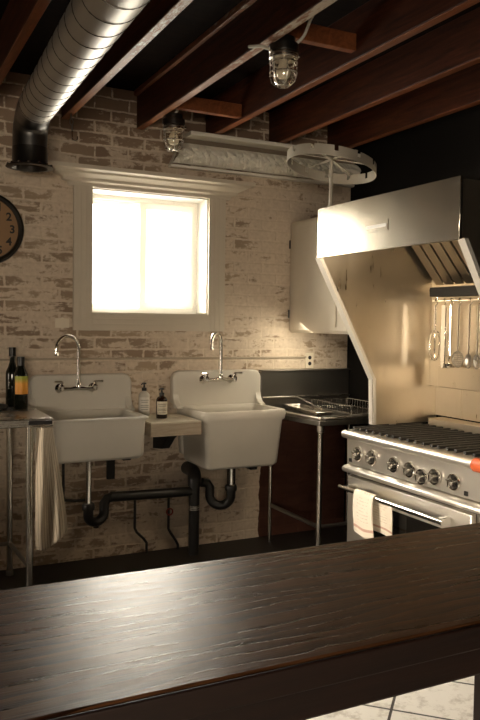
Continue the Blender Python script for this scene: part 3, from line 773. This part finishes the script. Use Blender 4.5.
for (x, y) in ((x0, y0), (x1, y0), (x0, y1), (x1, y1)): b.tube([(x, y, 1.00), (x, y, .9257)], .003, 6)
b.build('wire_basket', M['chrome'], root)

# ================================================================ RANGE
ya, yz = 2.605, 3.755   # near and far ends
root = thing('gas_range', 'stainless six-burner gas range with seven knobs under the hood', 'range', (2.95, 3.18, 0))
MB().box(2.640, 3.285, ya, yz, .12, .868).build('body', M['steel_dark'], root, .004)
cp = [(2.640, .872), (2.618, .868), (2.622, .712), (2.640, .712)]
MB().prism(cp, 'y', ya, yz).build('control_panel', M['range'], root, .002)
pf = [(2.665, .868)] + [(2.605+.028*math.cos(a), .890+.024*math.sin(a)) for a in [R(250)-R(190)*i/12 for i in range(13)]] + [(2.66, .918), (2.70, .905)]
MB().prism(pf, 'y', ya-.004, yz+.004).build('bullnose_rail', M['range'], root, .002, smooth=45)
MB().prism([(2.640, .708), (2.600, .700), (2.586, .690), (2.584, .676), (2.592, .664), (2.640, .660)], 'y', ya-.003, yz+.003).build('lower_rail', M['range'], root, .003, smooth=50)
MB().box(2.66, 3.26, ya+.01, yz-.01, .869, .895).build('cooktop', M['range'], root)
MB().box(2.638, 2.6395, ya+.003, ya+.06, .13, .655).build('side_strip', M['steel'], root)
for (y, z) in ((3.635, .786), (3.498, .786), (3.296, .780), (3.16, .778), (3.063, .758), (2.963, .778), (2.824, .778)):
    k = MB().lathe([(.042, 0), (.044, -.008), (.041, -.014), (.035, -.014), (.034, -.006), (0, -.006)], (2.618, y, z), 'x', 28).build('knob', M['chrome'], root)
    MB().lathe([(.0345, -.0065), (.0345, -.0075), (0, -.0075)], (2.618, y, z), 'x', 24, False).build('knob_recess', M['black'], k)
    g = MB().lathe([(.016, -.008), (.018, -.034), (.014, -.040), (0, -.041)], (2.618, y, z), 'x', 24)
    for q in range(5):
        a = 2*PI*q/5; rm = Matrix.Translation((2.618, y, z)) @ Matrix.Rotation(a, 4, 'X')
        g.box(-.034, -.008, -.004, .004, .004, .032, rm)
    g.build('knob_grip', M['steel'], k, smooth=30)
    g = MB(); rm = Matrix.Translation((2.618, y, z))
    g.box(-.046, -.041, -.004, .004, -.014, .014, rm); g.build('knob_bar', M['chrome'], k)
for y in (3.715, 2.745): MB().box(2.614, 2.6215, y-.011, y+.011, .725, .747).build('brand_plate', M['black'], root, .001)
dr = MB().box(2.605, 2.637, 2.69, 3.72, .17, .645).build('oven_door', M['range'], root, .006)
MB().box(2.6025, 2.6045, 2.86, 3.46, .27, .53).build('door_window', mat('oven_glass', (.008, .007, .006), .08), dr)
MB().tube([(2.527, 2.80, .588), (2.527, 3.69, .588)], .0135, 16).build('door_handle', M['chrome'], dr)
for y in (2.84, 3.65): MB().prism([(2.604, .605), (2.604, .560), (2.520, .578), (2.520, .600)], 'y', y-.016, y+.016).build('handle_bracket', M['chrome'], dr, .004)
MB().box(2.62, 2.638, ya+.01, yz-.01, .05, .15).build('kick_plate', M['steel_dark'], root, .003)
for (x, y) in ((2.69, ya+.06), (2.69, yz-.06), (3.22, ya+.06), (3.22, yz-.06)): MB().tube([(x, y, 0), (x, y, .121)], .022, 12).build('leg', M['steel_dark'], root)
MB().box(3.16, 3.275, ya+.01, 3.66, .896, .975).build('backguard', M['hood_in'], root, .004)
# continuous cast iron grates, three sections, and six burners
n = 3; wy = (yz-ya-.04)/n
for k in range(n):
    y0, y1 = ya+.02+wy*k+.004, ya+.02+wy*(k+1)-.004; g = MB()
    for x in (2.76, 2.915, 3.14): g.box(x-.006, x+.006, y0, y1, .914, .930)
    for j in range(6):
        y = y0+.022+(y1-y0-.044)*j/5
        g.box(2.632, 3.15, y-.010, y+.010, .9195, .936)
    for x in (2.76, 3.14):
        for y in (y0+.01, y1-.01): g.box(x-.008, x+.008, y-.008, y+.008, .8955, .918)
    g.build('grate', M['iron'], root, .002)
    for x in (2.80, 3.03):
        bn = MB().lathe([(.055, 0), (.055, .010), (.045, .014), (.0, .014)], (x, (y0+y1)/2, .8955), seg=24).build('burner', M['burner'], root)
        MB().lathe([(.034, .0), (.034, .004), (.0, .004)], (x, (y0+y1)/2, .910), seg=20).build('burner_cap', M['iron'], bn)
gp = MB().tube([(2.597, 2.592, .893), (2.597, 2.60, .893), (2.597, 2.665, .893), (2.597, 2.675, .893)], [.026, .033, .033, .026], 16).build('rail_grip', M['orange'], root)
gp['label'] = 'orange-red grip on rail end'

# towel on oven handle
def tow(u, v):
    y = 3.515 - .180*u + .004*math.sin(v*5)
    if v < .12: a = PI*(v/.12); return (2.527+.019*math.cos(a), y, .590+.019*math.sin(a))
    t = (v-.12)/.88
    return (2.508 - .006*math.sin(t*3)+.006*math.sin(u*7+t)*t, y - .01*t*math.sin(u*3), .590 - .225*t - .008*math.sin(u*PI))
def tow2(u, v):
    y = 3.49 - .26*u
    return (2.553 + .005*math.sin(u*9+v*2) + .008*v, y - .006*v, .592 - .19*v - .012*u*v)
root = thing('printed_towel', 'white printed towel draped over the oven door handle', 'towel', (2.53, 3.4, .365))
cloth_obj('front_fold', tow, 24, 40, M['printed'], .004, root)
cloth_obj('back_fold', tow2, 24, 24, M['printed'], .003, root)

# ================================================================ HOOD
root = thing('range_hood', 'large stainless canopy range hood with slanted open sides', 'range hood', (2.85, 3.17, .936))
hx, hy0, hy1, ht = 2.38, 2.584, 3.756, 2.218
MB().box(hx, hx+.018, hy0, hy1, 1.935, ht).build('front_panel', M['hood'], root, .002)
MB().box(hx+.0185, RX-.004, hy0, hy1, ht-.012, ht).build('top_panel', M['hood'], root)
side = [(hx+.018, ht-.0125), (RX-.004, ht-.0125), (RX-.004, .936), (2.80, .936), (2.79, 1.213), (hx+.018, 1.940)]
for y, nm in ((hy1-.014, 'far'), (hy0+.002, 'near')):
    sp = MB().prism(side, 'y', y, y+.012).build('side_panel', M['hood_in'], root, smooth=0)
    fl = []; edge = [(2.80, .936), (2.79, 1.213), (hx+.004, 1.938)]
    ym, yM = (y-.030, y+.0135) if nm == 'near' else (y-.004, y+.045)
    b = MB(); (ax, az), (bx_, bz), (cx_, cz) = edge; t = .020
    b.prism([(ax, az), (bx_, bz), (bx_+t, bz+.004), (ax+t, az)], 'y', ym, yM)
    b.prism([(bx_, bz), (cx_, cz), (cx_+t*1.2, cz+.001), (bx_+t, bz+.004)], 'y', ym, yM)
    b.build('edge_flange', M['flange'], sp, smooth=0)
MB().box(3.235, 3.245, hy0+.015, hy1-.015, 1.17, 2.2).build('upper_back_panel', M['hood_in'], root, smooth=0)
MB().box(3.195, 3.2345, hy0+.015, hy1-.13, 1.17, 1.305).build('back_ledge', M['hood_in'], root, .004)
b = MB(); b.box(3.285, 3.293, hy0+.015, hy1-.015, .98, 1.169); b.box(3.28, 3.2849, 3.50, 3.503, .98, 1.169)
b.build('lower_back_panel', M['hood_in'], root, smooth=0)
b = MB(); b.box(3.15, 3.2345, hy0+.016, hy1-.09, 1.728, 1.768); b.box(3.15, 3.156, hy0+.016, hy1-.09, 1.768, 1.785)
b.build('grease_trough', M['black_matte'], root, .003)
# baffle filters sloping to the trough
rm = Matrix.Translation((2.90, 0, 2.195)) @ Matrix.Rotation(R(49), 4, 'Y')
b = MB(); yy = hy1-.05
while yy > hy0+.03:
    b.box(0, .52, yy-.072, yy, -.004, .004, rm); yy -= .088
b.build('baffle_filter', M['hood_in'], root, smooth=0)
MB().box(0, .48, hy0+.016, hy1-.018, .018, .022, rm).build('filter_backing', M['black_matte'], root, smooth=0)
MB().box(hx-.003, hx, 3.095, 3.285, 2.030, 2.085).build('name_plate', M['hood'], root)
b = MB(); b.box(hx-.0042, hx-.003, 3.105, 3.275, 2.048, 2.066); b.build('plate_band', M['steel_dark'], root)
# hanging rail
b = MB().tube([(3.175, hy0+.02, 1.700), (3.175, 3.66, 1.700)], .006, 10)
for y in (2.70, 3.18, 3.62): b.tube([(3.175, y, 1.700), (3.175, y, 1.7285)], .005, 8)
b.build('utensil_rail', M['chrome'], root)

# utensils
def hookpts(y, z=1.7055):
    return [Vector((3.165, y, z-.004)), Vector((3.168, y, z+.004)), Vector((3.175, y, z+.0065)), Vector((3.184, y, z+.002)), Vector((3.184, y, z-.02)), Vector((3.170, y, z-.032))]
def utensil(name, label, cat, y):
    root = thing(name, label, cat, (3.17, y, 1.3), 'utensils on the hood rail')
    MB().tube(smoothpath(hookpts(y), 4), .0035, 8).build('hook', M['chrome'], root); return root
X = 3.170
r_ = utensil('whisk', 'wire whisk, leftmost utensil hanging on the hood rail', 'whisk', 3.63)
MB().tube([(X, 3.63, 1.675), (X, 3.63, 1.52)], .008, 10).build('handle', M['chrome'], r_)
for k in range(4):
    a = PI*k/4; g = [(X+.042*math.sin(t)*math.cos(a), 3.63+.042*math.sin(t)*math.sin(a), 1.52-.085*(1-math.cos(t))*1.1) for t in [2*PI*i/24*.5 for i in range(25)]]
    h = [(X-(p[0]-X), 2*3.63-p[1], p[2]) for p in g]
    MB().tube(g+h[::-1][1:-1], .0024, 6, closed=True).build('wire_loop', M['chrome'], r_)
r_ = utensil('tongs', 'bright steel tongs hanging second from the left on the rail', 'tongs', 3.555)
MB().box(X-.006, X-.003, 3.535, 3.570, 1.33, 1.675).build('arm', M['chrome'], r_, .001)
MB().box(X+.004, X+.007, 3.537, 3.561, 1.33, 1.675).build('arm', M['chrome'], r_, .001)
MB().prism([(3.535, 1.33), (3.572, 1.33), (3.563, 1.292), (3.545, 1.292)], 'x', X-.006, X+.007).build('jaw', M['chrome'], r_, .002)
r_ = utensil('ladle', 'thin handled ladle hanging third from the left on the rail', 'ladle', 3.495)
MB().tube(smoothpath([(X, 3.495, 1.675), (X, 3.495, 1.55), (X, 3.493, 1.42), (X, 3.49, 1.37), (X, 3.50, 1.34)], 5), .004, 8).build('handle', M['chrome'], r_)
MB().lathe([(0, -.026), (.018, -.022), (.028, -.010), (.031, .004), (.027, .004), (.016, -.014), (0, -.019)], (X, 3.505, 1.318), seg=20).build('bowl', M['chrome'], r_)
r_ = utensil('skimmer', 'round perforated skimmer hanging in the middle of the rail', 'skimmer', 3.425)
MB().tube([(X, 3.425, 1.675), (X, 3.425, 1.40)], .007, 10).build('handle', M['chrome'], r_)
g = MB(); cy, cz, rad = 3.425, 1.352, .046
g.tube([(X, cy+rad*math.cos(a), cz+rad*math.sin(a)) for a in [2*PI*i/28 for i in range(28)]], .0045, 6, closed=True)
for k in range(-4, 5):
    q = k*.0115; h = math.sqrt(max(0, rad*rad-q*q)); g.tube([(X, cy+q, cz-h), (X, cy+q, cz+h)], .003, 6); g.tube([(X, cy-h, cz+q), (X, cy+h, cz+q)], .003, 6)
g.build('perforated_disc', M['steel_dark'], r_)
for nm, lab, y, m_ in (('serving_spoon', 'dark bowled serving spoon hanging right of the skimmer', 3.335, 'steel_dark'), ('slotted_spoon', 'slotted spoon with black patch hanging far right on the rail', 3.265, 'steel_dark')):
    r_ = utensil(nm, lab, 'spoon', y)
    MB().tube([(X, y, 1.675), (X, y, 1.385)], .0075, 10).build('handle', M['chrome'], r_)
    g = MB(); vs = []
    nr, na = 6, 20
    for i in range(nr+1):
        t = i/nr
        for k in range(na):
            a = 2*PI*k/na; vs.append((X-.004+.012*(1-t*t), y+.030*t*math.cos(a), 1.345+.044*t*math.sin(a)))
    fs = [(i*na+k, i*na+(k+1) % na, (i+1)*na+(k+1) % na, (i+1)*na+k) for i in range(nr) for k in range(na)]
    if nm == 'slotted_spoon': fs = [f for f in fs if not (f[0]//na in (2, 3) and (f[0] % na) % 4 == 0)]
    g.add(vs, fs); g.build('bowl', M[m_], r_, solid=.0015, smooth=60)

# ================================================================ NOTCHED RING ON ROD
rx, ry, rz = 2.44, 3.715, 2.455
root = thing('metal_ring', 'round notched sheet metal band held on a rod above the hood', 'metal ring', (rx, ry, 2.219))
g = MB(); rad = .258; n = 72; hgt = .058; vs = []; fs = []
for i in range(n):
    a = 2*PI*i/n
    for r in (rad, rad-.003):
        for z in (rz, rz+hgt*.45, rz+hgt): vs.append((rx+r*math.cos(a), ry+r*math.sin(a), z-.012-.19*r*math.cos(a)))
for i in range(n):
    j = (i+1) % n; a, c = i*6, j*6
    notch = i % 6 == 0
    fs += [(a, c, c+1, a+1), (a+3, a+4, c+4, c+3), (a, a+3, c+3, c)]
    if not notch: fs += [(a+1, c+1, c+2, a+2), (a+4, a+5, c+5, c+4), (a+2, c+2, c+5, a+5)]
    else: fs += [(a+1, c+1, c+4, a+4)]
g.add(vs, fs).build('band', M['ringpaint'], root, smooth=30)
MB().tube([(rx, ry, 2.2185), (rx, ry, 2.51)], .011, 12).build('rod', M['ringpaint'], root)
MB().lathe([(.022, 0), (.022, .006), (.015, .02)], (rx, ry, 2.219), seg=16).build('rod_base', M['crown'], root)
g = MB()
for k in range(3):
    a = PI*k/3+.5; g.box(-.256, .256, -.010, .010, -.002, .002, Matrix.Translation((rx, ry, 2.498+.0045*k)) @ Matrix.Rotation(R(10.8), 4, 'Y') @ Matrix.Rotation(a, 4, 'Z'))
g.build('spokes', M['ringpaint'], root)

# ================================================================ BAR
root = thing('bar_counter', 'dark stained wooden bar counter across the foreground', 'bar counter', (.6, 1.13, 0))
MB().box(-1.6, 2.3, .897, 1.367, 1.027, 1.07).build('top_plank', M['bar'], root, .006, segs=3)
MB().box(-1.6, 2.3, .889, .8965, 1.028, 1.068).build('front_shade_strip', M['bar_edge'], root, .003)  # dark strip added over the plank front in place of its shade
MB().box(-1.6, 2.3, .903, 1.361, .976, 1.0265).build('under_plank', M['bar_edge'], root, .005)
MB().box(-1.4, .78, 1.24, 1.28, 0, .9755).build('light_blocker', M['bar_edge'], root, .004)  # unseen board added to keep low light off the back wall
MB().box(1.30, 1.40, 1.22, 1.32, 0, .9755).build('post', M['bar_edge'], root, .004)
MB().box(-1.5, -1.401, 1.0, 1.3, 0, .9755).build('post', M['bar_edge'], root, .004)
